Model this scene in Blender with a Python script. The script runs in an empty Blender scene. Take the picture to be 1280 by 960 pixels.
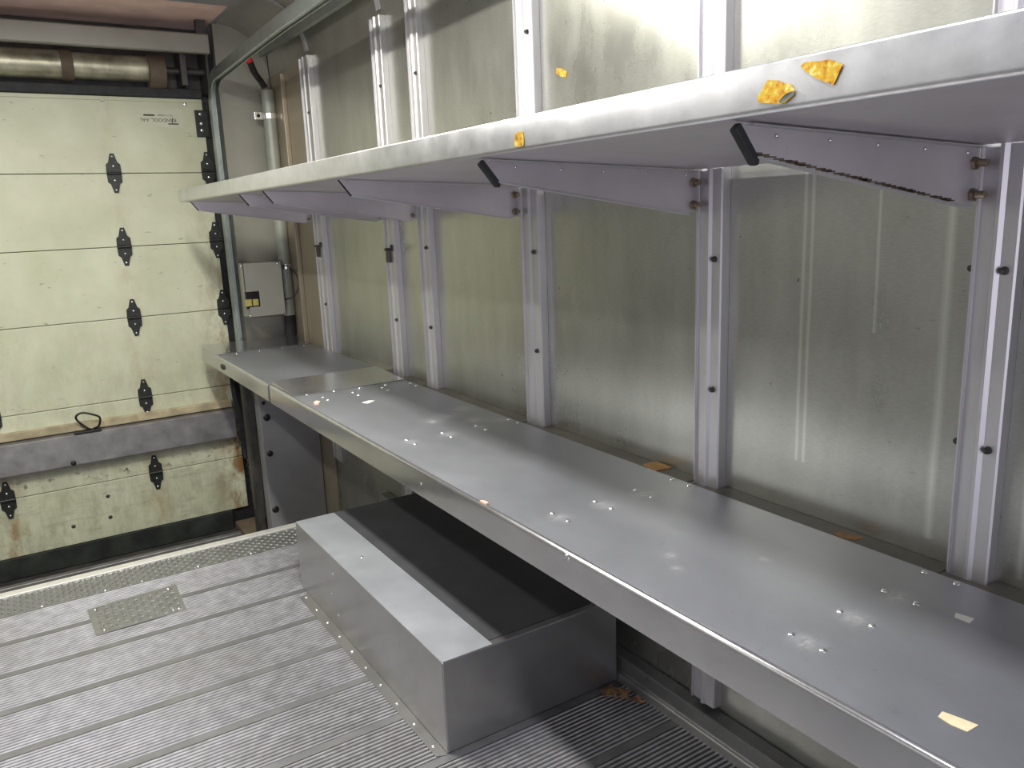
import bpy, bmesh, math, random
from mathutils import Vector, Matrix
random.seed(7)
PI = math.pi
scene = bpy.context.scene
COL = scene.collection

# ------------------------------------------------------------------ camera
cd = bpy.data.cameras.new('camera')
cam = bpy.data.objects.new('camera', cd)
COL.objects.link(cam)
cd.sensor_fit = 'HORIZONTAL'
cd.sensor_width = 36.0
cd.lens = 36.0 * 998.236 / 1280.0
cd.clip_start = 0.02
R_ = Vector((0.84203511, -0.53804745, -0.03849443))
U_ = Vector((0.14637851, 0.15922869, 0.97632964))
F_ = Vector((0.51918225, 0.82773859, -0.21283473))
cam.matrix_world = Matrix(((R_.x, U_.x, -F_.x, 0.0), (R_.y, U_.y, -F_.y, 0.0),
                           (R_.z, U_.z, -F_.z, 1.36), (0, 0, 0, 1)))
scene.camera = cam

# ------------------------------------------------------------------ light
w = bpy.data.worlds.new('world')
scene.world = w
w.use_nodes = True
w.node_tree.nodes['Background'].inputs[0].default_value = (0.72, 0.76, 1.0, 1)
w.node_tree.nodes['Background'].inputs[1].default_value = 0.6


def area(name, loc, rot, sx, sy, power, color, spread=180):
    l = bpy.data.lights.new(name, 'AREA')
    l.shape = 'RECTANGLE'
    l.size, l.size_y = sx, sy
    l.energy = power
    l.color = color
    l.spread = math.radians(spread)
    o = bpy.data.objects.new(name, l)
    COL.objects.link(o)
    o.location = loc
    o.rotation_euler = rot
    return o


area('ceiling_lamp_light', (0.36, 2.45, 2.325), (0, 0, 0), 0.10, 0.9, 52, (1.0, 0.98, 0.88))
area('left_lamp_light', (-0.55, 3.0, 2.325), (0, 0, 0), 0.10, 0.9, 32, (1.0, 0.98, 0.90))
area('forward_lamp_light', (0.36, 0.75, 2.325), (0, 0, 0), 0.12, 0.6, 28, (0.95, 0.95, 1.0))
area('cab_side_fill', (0.0, -1.9, 1.35), (PI / 2, 0, 0), 1.1, 1.7, 28, (0.92, 0.89, 1.0))  # added fill from behind the camera, standing in for daylight

scene.view_settings.view_transform = 'Standard'
scene.view_settings.look = 'None'
scene.view_settings.exposure = 0.15
scene.view_settings.gamma = 1.0
scene.view_settings.use_curve_mapping = False


# ------------------------------------------------------------------ materials
def nodemat(name):
    m = bpy.data.materials.new(name)
    m.use_nodes = True
    nt = m.node_tree
    b = nt.nodes['Principled BSDF']
    return m, nt, b


def N(nt, t, **kw):
    n = nt.nodes.new(t)
    for k, v in kw.items():
        setattr(n, k, v)
    return n


def coords(nt, scale=(1, 1, 1)):
    tc = N(nt, 'ShaderNodeNewGeometry')
    mp = N(nt, 'ShaderNodeMapping')
    mp.inputs['Scale'].default_value = scale
    nt.links.new(tc.outputs['Position'], mp.inputs['Vector'])
    return mp.outputs['Vector']


def noise(nt, vec, scale, detail=4, rough=0.55):
    n = N(nt, 'ShaderNodeTexNoise')
    n.inputs['Scale'].default_value = scale
    n.inputs['Detail'].default_value = detail
    n.inputs['Roughness'].default_value = rough
    nt.links.new(vec, n.inputs['Vector'])
    return n.outputs['Fac']


def ramp(nt, fac, stops):
    r = N(nt, 'ShaderNodeValToRGB')
    els = r.color_ramp.elements
    while len(els) < len(stops):
        els.new(0.5)
    for e, (p, c) in zip(els, stops):
        e.position = p
        e.color = (c[0], c[1], c[2], 1) if not isinstance(c, (int, float)) else (c, c, c, 1)
    nt.links.new(fac, r.inputs['Fac'])
    return r.outputs['Color']


def mix(nt, fac, a, b, blend='MIX'):
    m = N(nt, 'ShaderNodeMix', data_type='RGBA', blend_type=blend)
    if isinstance(fac, (int, float)):
        m.inputs[0].default_value = fac
    else:
        nt.links.new(fac, m.inputs[0])
    for i, v in ((6, a), (7, b)):
        if isinstance(v, tuple):
            m.inputs[i].default_value = (v[0], v[1], v[2], 1)
        else:
            nt.links.new(v, m.inputs[i])
    return m.outputs[2]


def math_(nt, op, a, b=0.0, c=0.0, clamp=False):
    m = N(nt, 'ShaderNodeMath', operation=op, use_clamp=clamp)
    for i, v in enumerate((a, b, c)):
        if isinstance(v, (int, float)):
            m.inputs[i].default_value = v
        else:
            nt.links.new(v, m.inputs[i])
    return m.outputs[0]


def sepxyz(nt):
    g = N(nt, 'ShaderNodeNewGeometry')
    s = N(nt, 'ShaderNodeSeparateXYZ')
    nt.links.new(g.outputs['Position'], s.inputs[0])
    return s.outputs


def bump(nt, b, h, strength=0.2, dist=0.002):
    n = N(nt, 'ShaderNodeBump')
    n.inputs['Strength'].default_value = strength
    n.inputs['Distance'].default_value = dist
    nt.links.new(h, n.inputs['Height'])
    nt.links.new(n.outputs['Normal'], b.inputs['Normal'])


def metal(name, c1, c2, r1=0.3, r2=0.5, metallic=0.9, scale=6, stretch=(1, 1, 1), specks=0.0, bstr=0.06,
          spots=None, stain=None, aniso=0.0):
    m, nt, b = nodemat(name)
    v = coords(nt, stretch)
    n1 = noise(nt, v, scale, 6, 0.65)
    e1 = tuple(max(0.0, a - 0.35 * (b_ - a)) for a, b_ in zip(c1, c2))
    e2 = tuple(min(1.0, b_ + 0.35 * (b_ - a)) for a, b_ in zip(c1, c2))
    col = ramp(nt, n1, [(0.15, e1), (0.85, e2)])
    n2 = noise(nt, coords(nt, (1, 1, 1)), scale * 9, 5, 0.7)
    rg = ramp(nt, n1, [(0.15, r1), (0.85, r2)])
    if specks:
        sp = ramp(nt, n2, [(0.30, 1.0), (0.36, 0.0)])
        col = mix(nt, math_(nt, 'MULTIPLY', sp, specks), col, (0.05, 0.05, 0.045))
    if stain:
        n3 = noise(nt, coords(nt, (1, 1, 1)), 2.3, 5, 0.6)
        sm = ramp(nt, n3, [(0.48, 0.0), (0.7, 1.0)])
        col = mix(nt, math_(nt, 'MULTIPLY', sm, 0.55), col, stain)
    if spots:
        g = N(nt, 'ShaderNodeNewGeometry')
        acc = None
        for p, rad in spots:
            d = N(nt, 'ShaderNodeVectorMath', operation='DISTANCE')
            nt.links.new(g.outputs['Position'], d.inputs[0])
            d.inputs[1].default_value = p
            f = math_(nt, 'SUBTRACT', 1.0, math_(nt, 'DIVIDE', d.outputs['Value'], rad), clamp=True)
            acc = f if acc is None else math_(nt, 'MAXIMUM', acc, f)
        fac = math_(nt, 'MULTIPLY', math_(nt, 'MULTIPLY', acc, acc), math_(nt, 'ADD', n2, 0.1), clamp=True)
        fac = math_(nt, 'MULTIPLY', fac, ramp(nt, noise(nt, coords(nt, (1, 2, 1)), 45, 5, 0.7), [(0.40, 0.15), (0.58, 1.0)]))
        col = mix(nt, fac, col, (0.72, 0.72, 0.72))
        b.inputs['Metallic'].default_value = metallic
        met = math_(nt, 'SUBTRACT', metallic, math_(nt, 'MULTIPLY', fac, 0.5), clamp=True)
        nt.links.new(met, b.inputs['Metallic'])
    else:
        b.inputs['Metallic'].default_value = metallic
    nt.links.new(col, b.inputs['Base Color'])
    nt.links.new(rg, b.inputs['Roughness'])
    if aniso:
        b.inputs['Anisotropic'].default_value = aniso
    bump(nt, b, n2, bstr, 0.001)
    return m


def plain(name, c, rough=0.5, metallic=0.0, var=0.12, scale=20):
    m, nt, b = nodemat(name)
    n = noise(nt, coords(nt), scale, 4)
    lo = tuple(x * (1 - var) for x in c)
    hi = tuple(min(1, x * (1 + var)) for x in c)
    nt.links.new(ramp(nt, n, [(0.35, lo), (0.65, hi)]), b.inputs['Base Color'])
    b.inputs['Roughness'].default_value = rough
    b.inputs['Metallic'].default_value = metallic
    return m


RIVY = [0.713, 1.362, 2.125, 2.872]
RIVX = [0.966, 1.088, 1.210, 1.332]
spots = []
for yy in RIVY[:3]:
    for xx in RIVX[:3]:
        spots.append(((xx, yy, 0.69), 0.045))
for px_, py_, pr_ in ((1.20, 2.33, 0.09), (1.29, 2.38, 0.08), (1.13, 2.30, 0.06), (1.25, 2.22, 0.09), (1.31, 2.17, 0.06), (0.99, 1.02, 0.022), (1.02, 1.07, 0.025), (1.15, 0.95, 0.02)):
    spots.append(((px_, py_, 0.69), pr_))
M = {}


def wall_mat():
    m, nt, b = nodemat('aged aluminium wall sheet')
    v = coords(nt, (1, 1, 0.5))
    n1 = noise(nt, v, 3.2, 7, 0.65)
    col = ramp(nt, n1, [(0.15, (0.22, 0.225, 0.20)), (0.85, (0.64, 0.645, 0.60))])
    vs = coords(nt, (1, 6, 1.2))
    n2 = noise(nt, vs, 2.0, 5, 0.6)
    col = mix(nt, 0.45, col, ramp(nt, n2, [(0.2, (0.36, 0.36, 0.31)), (0.8, (0.62, 0.62, 0.56))]))
    vh = coords(nt, (1, 4, 26))
    n3 = noise(nt, vh, 5.0, 3, 0.6)
    sc = ramp(nt, n3, [(0.27, 1.0), (0.33, 0.0)])
    col = mix(nt, math_(nt, 'MULTIPLY', sc, 0.32), col, (0.12, 0.12, 0.10))
    n5 = noise(nt, coords(nt, (1, 5, 40)), 12.0, 3, 0.6)
    col = mix(nt, 0.16, col, ramp(nt, n5, [(0.2, (0.16, 0.16, 0.14)), (0.8, (0.9, 0.9, 0.85))]))
    n6 = noise(nt, coords(nt, (1, 1, 1)), 34.0, 3, 0.6)
    sp = ramp(nt, n6, [(0.24, 1.0), (0.29, 0.0)])
    col = mix(nt, math_(nt, 'MULTIPLY', sp, 0.8), col, (0.07, 0.06, 0.05))
    # pale run marks down the sheets
    s = sepxyz(nt)
    acc = None
    for y0, z0, z1, wd in ((1.089, 0.80, 1.5, 0.006), (1.071, 0.80, 1.5, 0.006), (0.921, 1.10, 1.5, 0.005),
                           (0.785, 0.72, 1.5, 0.012), (0.62, 0.7, 1.5, 0.008)):
        wob = math_(nt, 'MULTIPLY', math_(nt, 'SUBTRACT', n2, 0.5), 0.01)
        d = math_(nt, 'ABSOLUTE', math_(nt, 'SUBTRACT', math_(nt, 'ADD', s[1], wob), y0))
        f = math_(nt, 'SUBTRACT', 1.0, math_(nt, 'DIVIDE', d, wd), clamp=True)
        f = math_(nt, 'MULTIPLY', f, math_(nt, 'GREATER_THAN', s[2], z0))
        f = math_(nt, 'MULTIPLY', f, math_(nt, 'LESS_THAN', s[2], z1))
        acc = f if acc is None else math_(nt, 'MAXIMUM', acc, f)
    col = mix(nt, math_(nt, 'MULTIPLY', acc, 0.6), col, (0.80, 0.82, 0.74))
    nt.links.new(col, b.inputs['Base Color'])
    b.inputs['Metallic'].default_value = 0.85
    nt.links.new(ramp(nt, n1, [(0.2, 0.22), (0.8, 0.38)]), b.inputs['Roughness'])
    n4 = noise(nt, coords(nt, (1, 1, 1)), 1.6, 2)
    bump(nt, b, n4, 0.35, 0.03)
    return m


M['wall'] = wall_mat()
M['bench'] = metal('grey worn aluminium bench sheet', (0.34, 0.35, 0.385), (0.41, 0.42, 0.46), 0.40, 0.52, 0.85, 4,
                   (1, 0.6, 1), 0.1, 0.05, spots=spots)
M['lip'] = metal('brushed aluminium edge', (0.50, 0.50, 0.51), (0.60, 0.60, 0.61), 0.15, 0.22, 0.9, 14, (1, 0.5, 1),
                 0.15, 0.02)
M['shelf'] = metal('scuffed bright aluminium shelf', (0.64, 0.645, 0.66), (0.80, 0.80, 0.82), 0.26, 0.38, 0.9, 16,
                   (1, 1, 1), 0.1, 0.05)
M['under'] = metal('dull aluminium', (0.58, 0.54, 0.57), (0.68, 0.64, 0.67), 0.40, 0.5, 0.7, 5, (1, 1, 1), 0.1, 0.05)
M['rib'] = metal('extruded aluminium rib', (0.58, 0.57, 0.58), (0.68, 0.67, 0.68), 0.42, 0.52, 0.85, 8, (1, 1, 0.3),
                 0.15, 0.04)
M['box'] = metal('sheet aluminium wheel box', (0.34, 0.335, 0.335), (0.43, 0.425, 0.425), 0.27, 0.38, 0.85, 4, (1, 1, 1),
                 0.06, 0.04)
M['floor'] = metal('worn extruded aluminium floor', (0.46, 0.45, 0.46), (0.82, 0.81, 0.84), 0.30, 0.42, 0.8, 22,
                   (1, 1, 1), 0.5, 0.02, stain=(0.46, 0.44, 0.40))
def groove_darken(m):
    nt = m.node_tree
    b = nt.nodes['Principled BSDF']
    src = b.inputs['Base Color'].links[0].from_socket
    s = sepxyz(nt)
    f = math_(nt, 'SUBTRACT', 1.0, math_(nt, 'DIVIDE', s[2], 0.0052), clamp=True)  # base colour gets darker towards the groove bottoms
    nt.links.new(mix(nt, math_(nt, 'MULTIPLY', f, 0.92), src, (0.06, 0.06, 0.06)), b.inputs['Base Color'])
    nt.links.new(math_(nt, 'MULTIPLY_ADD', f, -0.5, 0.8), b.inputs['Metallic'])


groove_darken(M['floor'])
M['band'] = metal('flat floor band', (0.20, 0.20, 0.205), (0.27, 0.27, 0.275), 0.4, 0.5, 0.7, 12)
M['tread'] = metal('treadplate', (0.28, 0.28, 0.275), (0.36, 0.36, 0.355), 0.32, 0.45, 0.8, 12, (1, 1, 1), 0.2)
M['bright'] = metal('polished edge strip', (0.74, 0.73, 0.68), (0.86, 0.85, 0.80), 0.3, 0.4, 0.6, 20, (1, 1, 1), 0.3)
M['rail'] = metal('galvanised track', (0.30, 0.34, 0.32), (0.42, 0.46, 0.43), 0.3, 0.42, 0.8, 15, (1, 1, 1), 0.2)
M['darkmetal'] = metal('grimy dark steel', (0.05, 0.05, 0.05), (0.13, 0.12, 0.11), 0.4, 0.6, 0.6, 8, (1, 1, 1), 0.2)
M['cabinet'] = metal('dark aluminium cover panel', (0.30, 0.30, 0.32), (0.38, 0.38, 0.40), 0.4, 0.5, 0.35, 4)
M['rusty'] = metal('rust stained sill', (0.09, 0.065, 0.045), (0.17, 0.13, 0.09), 0.6, 0.8, 0.2, 14, (1, 1, 1), 0.4)
M['roof'] = plain('dull grey roof sheet', (0.34, 0.34, 0.35), 0.6, 0.2, 0.08, 4)
M['pinkroof'] = plain('pink primed roof panel', (0.88, 0.64, 0.56), 0.75, 0.0, 0.10, 7)
M['postpanel'] = metal('painted corner post panel', (0.33, 0.32, 0.27), (0.40, 0.39, 0.34), 0.4, 0.5, 0.3, 3)
M['tan'] = metal('tan aluminium post sheet', (0.34, 0.29, 0.22), (0.42, 0.37, 0.28), 0.4, 0.5, 0.5, 3)
M['conduit'] = plain('grey green pipe', (0.36, 0.38, 0.33), 0.45, 0.2, 0.06)
M['black'] = plain('black iron', (0.022, 0.022, 0.024), 0.5, 0.3, 0.3, 60)
M['rubber'] = plain('black rubber', (0.025, 0.026, 0.028), 0.7, 0.0, 0.3, 30)
M['hinge'] = plain('black painted hinge steel', (0.020, 0.022, 0.020), 0.45, 0.2, 0.3, 60)
M['seal'] = plain('dirty black door seal', (0.02, 0.024, 0.02), 0.6, 0.0, 0.5, 9)
M['brass'] = plain('tarnished bolt steel', (0.30, 0.24, 0.17), 0.4, 0.9, 0.2, 90)
M['zinc'] = plain('shiny rivet head', (0.80, 0.80, 0.80), 0.22, 0.95, 0.05)
M['boxpaint'] = plain('grey beige painted control box', (0.40, 0.40, 0.34), 0.5, 0.1, 0.05, 6)
M['yellowpart'] = plain('yellow relay plastic', (0.62, 0.52, 0.16), 0.4, 0.0, 0.1)
M['red'] = plain('red cap', (0.8, 0.03, 0.06), 0.4)
M['paper'] = plain('white paper scrap', (0.80, 0.79, 0.74), 0.8, 0, 0.04)
M['tape'] = plain('yellowed masking tape', (0.74, 0.62, 0.40), 0.8, 0, 0.1, 60)
M['cardboard'] = plain('brown cardboard', (0.42, 0.24, 0.09), 0.9, 0, 0.15, 40)
M['leaf'] = plain('dry brown leaf', (0.30, 0.17, 0.08), 0.9, 0, 0.3, 40)
M['pinkbit'] = plain('peach crumb', (0.80, 0.48, 0.36), 0.8)
M['ink'] = plain('black ink', (0.03, 0.03, 0.025), 0.6)
M['labelmat'] = plain('faded maker plate sticker', (0.58, 0.59, 0.46), 0.5, 0, 0.03, 8)
M['wood'] = plain('dirty tan threshold board', (0.40, 0.34, 0.22), 0.8, 0, 0.25, 12)
M['spring'] = metal('zinc coil spring', (0.22, 0.21, 0.15), (0.66, 0.64, 0.48), 0.3, 0.45, 0.7, 9)
M['wornrail'] = metal('dented aluminium rail', (0.30, 0.29, 0.29), (0.50, 0.49, 0.49), 0.32, 0.5, 0.8, 10, (1, 1, 1),
                      0.3, 0.15)


def sticker_mat():
    m, nt, b = nodemat('peeling yellow sticker')
    n = noise(nt, coords(nt), 75, 5, 0.7)
    col = ramp(nt, n, [(0.36, (0.20, 0.08, 0.01)), (0.44, (0.48, 0.23, 0.01)), (0.55, (0.50, 0.36, 0.03)),
                       (0.66, (0.70, 0.63, 0.28))])
    nt.links.new(col, b.inputs['Base Color'])
    b.inputs['Roughness'].default_value = 0.35
    return m


M['sticker'] = sticker_mat()


def door_mat():
    m, nt, b = nodemat('cream painted plywood door')
    v = coords(nt)
    n1 = noise(nt, v, 2.5, 6, 0.6)
    col = ramp(nt, n1, [(0.3, (0.48, 0.49, 0.34)), (0.7, (0.63, 0.64, 0.49))])
    s = sepxyz(nt)
    n2 = noise(nt, coords(nt, (3, 1, 1)), 5, 7, 0.75)
    # grime growing towards the bottom panels
    g = math_(nt, 'MULTIPLY', math_(nt, 'SUBTRACT', 1.15, s[2]), 0.34, clamp=True)
    gm = math_(nt, 'MULTIPLY', g, ramp(nt, n2, [(0.42, 0.0), (0.62, 1.0)]))
    col = mix(nt, gm, col, (0.24, 0.23, 0.15))
    # dark scuffs
    n3 = noise(nt, coords(nt, (1, 1, 3)), 14, 5, 0.75)
    sc = ramp(nt, n3, [(0.31, 1.0), (0.36, 0.0)])
    col = mix(nt, math_(nt, 'MULTIPLY', sc, 0.55), col, (0.10, 0.10, 0.07))
    # scribbles and chips under the push rail
    zb = math_(nt, 'SUBTRACT', 1.0, math_(nt, 'DIVIDE', math_(nt, 'ABSOLUTE', math_(nt, 'SUBTRACT', s[2], 0.035)), 0.05), clamp=True)
    n7 = noise(nt, coords(nt, (1, 1, 1.6)), 26, 4, 0.7)
    col = mix(nt, math_(nt, 'MULTIPLY', zb, ramp(nt, n7, [(0.58, 0.0), (0.64, 1.0)])), col, (0.07, 0.06, 0.04))
    n8 = noise(nt, coords(nt, (1.2, 1, 6)), 4, 6, 0.7)
    lowz = math_(nt, 'LESS_THAN', s[2], 0.1)
    col = mix(nt, math_(nt, 'MULTIPLY', lowz, ramp(nt, n8, [(0.52, 0.0), (0.68, 0.55)])), col, (0.30, 0.28, 0.20))
    # rust on the right-hand edge and round the hinges
    n4 = noise(nt, coords(nt, (1, 1, 0.5)), 16, 6, 0.7)
    e = math_(nt, 'MULTIPLY', math_(nt, 'SUBTRACT', s[0], 0.88), 6.0, clamp=True)
    e = math_(nt, 'MULTIPLY', e, math_(nt, 'MULTIPLY_ADD', s[2], -0.55, 1.05, clamp=True))
    em = math_(nt, 'MULTIPLY', e, ramp(nt, n4, [(0.42, 0.0), (0.58, 1.0)]))
    col = mix(nt, em, col, (0.20, 0.10, 0.03))
    hcol = math_(nt, 'SUBTRACT', 1.0, math_(nt, 'DIVIDE', math_(nt, 'ABSOLUTE', math_(nt, 'SUBTRACT', s[0], 0.578)), 0.09), clamp=True)
    low = math_(nt, 'MULTIPLY_ADD', s[2], -0.25, 0.75, clamp=True)
    hm = math_(nt, 'MULTIPLY', math_(nt, 'MULTIPLY', hcol, low), ramp(nt, n4, [(0.40, 0.0), (0.70, 1.0)]))
    col = mix(nt, math_(nt, 'MULTIPLY', hm, 0.8), col, (0.30, 0.20, 0.07))
    hh = math_(nt, 'SUBTRACT', 1.0, math_(nt, 'DIVIDE', math_(nt, 'ABSOLUTE', math_(nt, 'SUBTRACT', s[0], -0.14)), 0.08), clamp=True)
    hm2 = math_(nt, 'MULTIPLY', math_(nt, 'MULTIPLY', hh, low), ramp(nt, n4, [(0.44, 0.0), (0.62, 1.0)]))
    col = mix(nt, hm2, col, (0.26, 0.15, 0.05))
    nt.links.new(col, b.inputs['Base Color'])
    b.inputs['Roughness'].default_value = 0.42
    bump(nt, b, n4, 0.08, 0.002)
    return m


M['door'] = door_mat()


# ------------------------------------------------------------------ mesh helpers
def link(name, bm, m, parent=None, smooth=False, bevel=0.0, segs=2):
    me = bpy.data.meshes.new(name)
    bmesh.ops.recalc_face_normals(bm, faces=bm.faces)
    bm.to_mesh(me)
    bm.free()
    me.materials.append(m)
    if smooth:
        for p in me.polygons:
            p.use_smooth = True
        try:
            me.set_sharp_from_angle(angle=math.radians(40))
        except Exception:
            pass
    o = bpy.data.objects.new(name, me)
    COL.objects.link(o)
    if parent:
        o.parent = parent
        o.matrix_parent_inverse = Matrix.Translation(-parent.location) if parent.location.length else Matrix()
    if bevel:
        mod = o.modifiers.new('bevel', 'BEVEL')
        mod.width = bevel
        mod.segments = segs
        mod.limit_method = 'ANGLE'
    return o


def tag(o, label=None, cat=None, group=None, kind=None):
    for k, v in (('label', label), ('category', cat), ('group', group), ('kind', kind)):
        if v:
            o[k] = v
    return o


def empty(name, loc=(0, 0, 0)):
    o = bpy.data.objects.new(name, None)
    o.empty_display_size = 0.05
    COL.objects.link(o)
    o.location = loc
    return o


def bx(bm, x0, x1, y0, y1, z0, z1):
    vs = [bm.verts.new(p) for p in ((x0, y0, z0), (x1, y0, z0), (x1, y1, z0), (x0, y1, z0),
                                    (x0, y0, z1), (x1, y0, z1), (x1, y1, z1), (x0, y1, z1))]
    for f in ((0, 3, 2, 1), (4, 5, 6, 7), (0, 1, 5, 4), (1, 2, 6, 5), (2, 3, 7, 6), (3, 0, 4, 7)):
        bm.faces.new([vs[i] for i in f])
    return bm


def box(*a):
    return bx(bmesh.new(), *a)


def prism(bm, pts, d):
    """closed polygon of 3d points extruded by vector d"""
    d = Vector(d)
    a = [bm.verts.new(p) for p in pts]
    b = [bm.verts.new(Vector(p) + d) for p in pts]
    bm.faces.new(a)
    bm.faces.new(b[::-1])
    n = len(a)
    for i in range(n):
        bm.faces.new((a[i], a[(i + 1) % n], b[(i + 1) % n], b[i]))
    return bm


def offset_path(path, t):
    out = []
    n = len(path)
    for i in range(n):
        p = Vector(path[i])
        d1 = (p - Vector(path[i - 1])).normalized() if i else None
        d2 = (Vector(path[i + 1]) - p).normalized() if i < n - 1 else None
        if d1 is None:
            d1 = d2
        if d2 is None:
            d2 = d1
        n1 = Vector((-d1.y, d1.x))
        n2 = Vector((-d2.y, d2.x))
        nn = (n1 + n2)
        nn.normalize()
        k = t / max(0.3, nn.dot(n1))
        out.append(p + nn * k)
    return out


def sheet(bm, path, t, axis, a0, a1):
    """bent sheet: 2d path, thickness t to its left, extruded along axis. axis 'y': path in (x,z); 'z': path in (x,y)"""
    off = offset_path(path, t)
    poly = [Vector(p) for p in path] + off[::-1]

    def P(p, a):
        return (p[0], a, p[1]) if axis == 'y' else ((p[0], p[1], a) if axis == 'z' else (a, p[0], p[1]))
    n = len(path)
    A = [bm.verts.new(P(p, a0)) for p in poly]
    B = [bm.verts.new(P(p, a1)) for p in poly]
    m = len(poly)
    for i in range(m):
        bm.faces.new((A[i], A[(i + 1) % m], B[(i + 1) % m], B[i]))
    for i in range(n - 1):
        j = m - 1 - i
        bm.faces.new((A[i], A[i + 1], A[j - 1], A[j]))
        bm.faces.new((B[i], B[i + 1], B[j - 1], B[j]))
    return bm


def arc2(cx, cy, r, a0, a1, n=6):
    return [(cx + r * math.cos(math.radians(a0 + (a1 - a0) * i / n)), cy + r * math.sin(math.radians(a0 + (a1 - a0) * i / n)))
            for i in range(n + 1)]


def cyl(bm, p0, p1, r0, r1=None, n=12, caps=True):
    r1 = r0 if r1 is None else r1
    p0, p1 = Vector(p0), Vector(p1)
    d = (p1 - p0).normalized()
    u = d.orthogonal().normalized()
    v = d.cross(u)
    A, B = [], []
    for i in range(n):
        a = 2 * PI * i / n
        q = u * math.cos(a) + v * math.sin(a)
        A.append(bm.verts.new(p0 + q * r0))
        B.append(bm.verts.new(p1 + q * r1))
    for i in range(n):
        bm.faces.new((A[i], A[(i + 1) % n], B[(i + 1) % n], B[i]))
    if caps:
        bm.faces.new(A[::-1])
        bm.faces.new(B)
    return bm


def tube(bm, pts, r, n=8, closed=False):
    pts = [Vector(p) for p in pts]
    rings = []
    m = len(pts)
    up = None
    for i, p in enumerate(pts):
        a = pts[i - 1] if (i or closed) else p
        b = pts[(i + 1) % m] if (i < m - 1 or closed) else p
        d = (b - a).normalized()
        if up is None:
            up = d.orthogonal().normalized()
        u = (up - d * up.dot(d)).normalized()
        up = u
        v = d.cross(u)
        rings.append([bm.verts.new(p + (u * math.cos(2 * PI * k / n) + v * math.sin(2 * PI * k / n)) * r) for k in range(n)])
    rng = m if closed else m - 1
    for i in range(rng):
        A, B = rings[i], rings[(i + 1) % m]
        for k in range(n):
            bm.faces.new((A[k], A[(k + 1) % n], B[(k + 1) % n], B[k]))
    if not closed:
        bm.faces.new(rings[0][::-1])
        bm.faces.new(rings[-1])
    return bm


def dome(bm, c, nrm, r, h, n=10):
    c, nrm = Vector(c), Vector(nrm).normalized()
    u = nrm.orthogonal().normalized()
    v = nrm.cross(u)
    rings = []
    for fr, fh in ((1.0, 0.0), (0.85, 0.55), (0.5, 0.9)):
        rings.append([bm.verts.new(c + (u * math.cos(2 * PI * k / n) + v * math.sin(2 * PI * k / n)) * r * fr + nrm * h * fh)
                      for k in range(n)])
    top = bm.verts.new(c + nrm * h)
    for a, b in zip(rings, rings[1:]):
        for k in range(n):
            bm.faces.new((a[k], a[(k + 1) % n], b[(k + 1) % n], b[k]))
    for k in range(n):
        bm.faces.new((rings[-1][k], rings[-1][(k + 1) % n], top))
    bm.faces.new(rings[0][::-1])
    return bm


def catmull(pts, sub=6):
    P = [Vector(p) for p in pts]
    out = []
    for i in range(len(P) - 1):
        p0 = P[max(i - 1, 0)]
        p1, p2 = P[i], P[i + 1]
        p3 = P[min(i + 2, len(P) - 1)]
        for s in range(sub):
            t = s / sub
            out.append(0.5 * ((2 * p1) + (p2 - p0) * t + (2 * p0 - 5 * p1 + 4 * p2 - p3) * t * t + (3 * p1 - p0 - 3 * p2 + p3) * t ** 3))
    out.append(P[-1])
    return out


def struct(o):
    o['kind'] = 'structure'
    return o


XW = 1.41      # face of the wall sheets on the right
XL = -0.97     # left wall
ZC = 2.385     # roof
YD = 4.76      # inner face of the rear door
ZB = 0.69      # bench top
YF = -1.3      # bulkhead behind the camera
YS = 3.425     # end of the cargo floor, the rear step well begins

# ------------------------------------------------------------------ setting: floor
PIT = 0.229
bm = bmesh.new()
prof = []
y = 2.994 + PIT
ylist = []
yy = 3.215
band0 = 2.994
# profile in (y, z) from rear to front: planks of ribs between flat bands
prof.append((3.215, 0.0))
k = 0
k0 = 0
bands = []
c = band0
first_top = 3.215
cur = first_top
while c > YF:
    # ribs from cur down to c + half band
    hb = 0.014
    a, b2 = cur, c + hb
    nr = max(1, round((a - b2) / 0.0144))
    st = (a - b2) / nr
    for i in range(nr):
        ya = a - i * st
        prof += [(ya - st * 0.20, 0.0), (ya - st * 0.34, 0.0042), (ya - st * 0.66, 0.0042), (ya - st * 0.80, 0.0)]
    bands.append((c - hb, c + hb))
    cur = c - hb
    c -= PIT
prof.append((YF, 0.0))
A = [bm.verts.new((XL, p[0], p[1])) for p in prof]
B = [bm.verts.new((XW, p[0], p[1])) for p in prof]
for i in range(len(prof) - 1):
    bm.faces.new((A[i], B[i], B[i + 1], A[i + 1]))
v0 = [bm.verts.new((XL, 3.215, -0.03)), bm.verts.new((XW, 3.215, -0.03)), bm.verts.new((XW, YF, -0.03)), bm.verts.new((XL, YF, -0.03))]
bm.faces.new(v0)
bm.faces.new((A[0], B[0], v0[1], v0[0]))
fl = struct(link('floor', bm, M['floor']))
bm = bmesh.new()
for a, b2 in bands:
    bx(bm, XL + 0.002, XW - 0.002, a, b2, 0.0002, 0.0036)
link('floor_band', bm, M['band'], fl)

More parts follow.
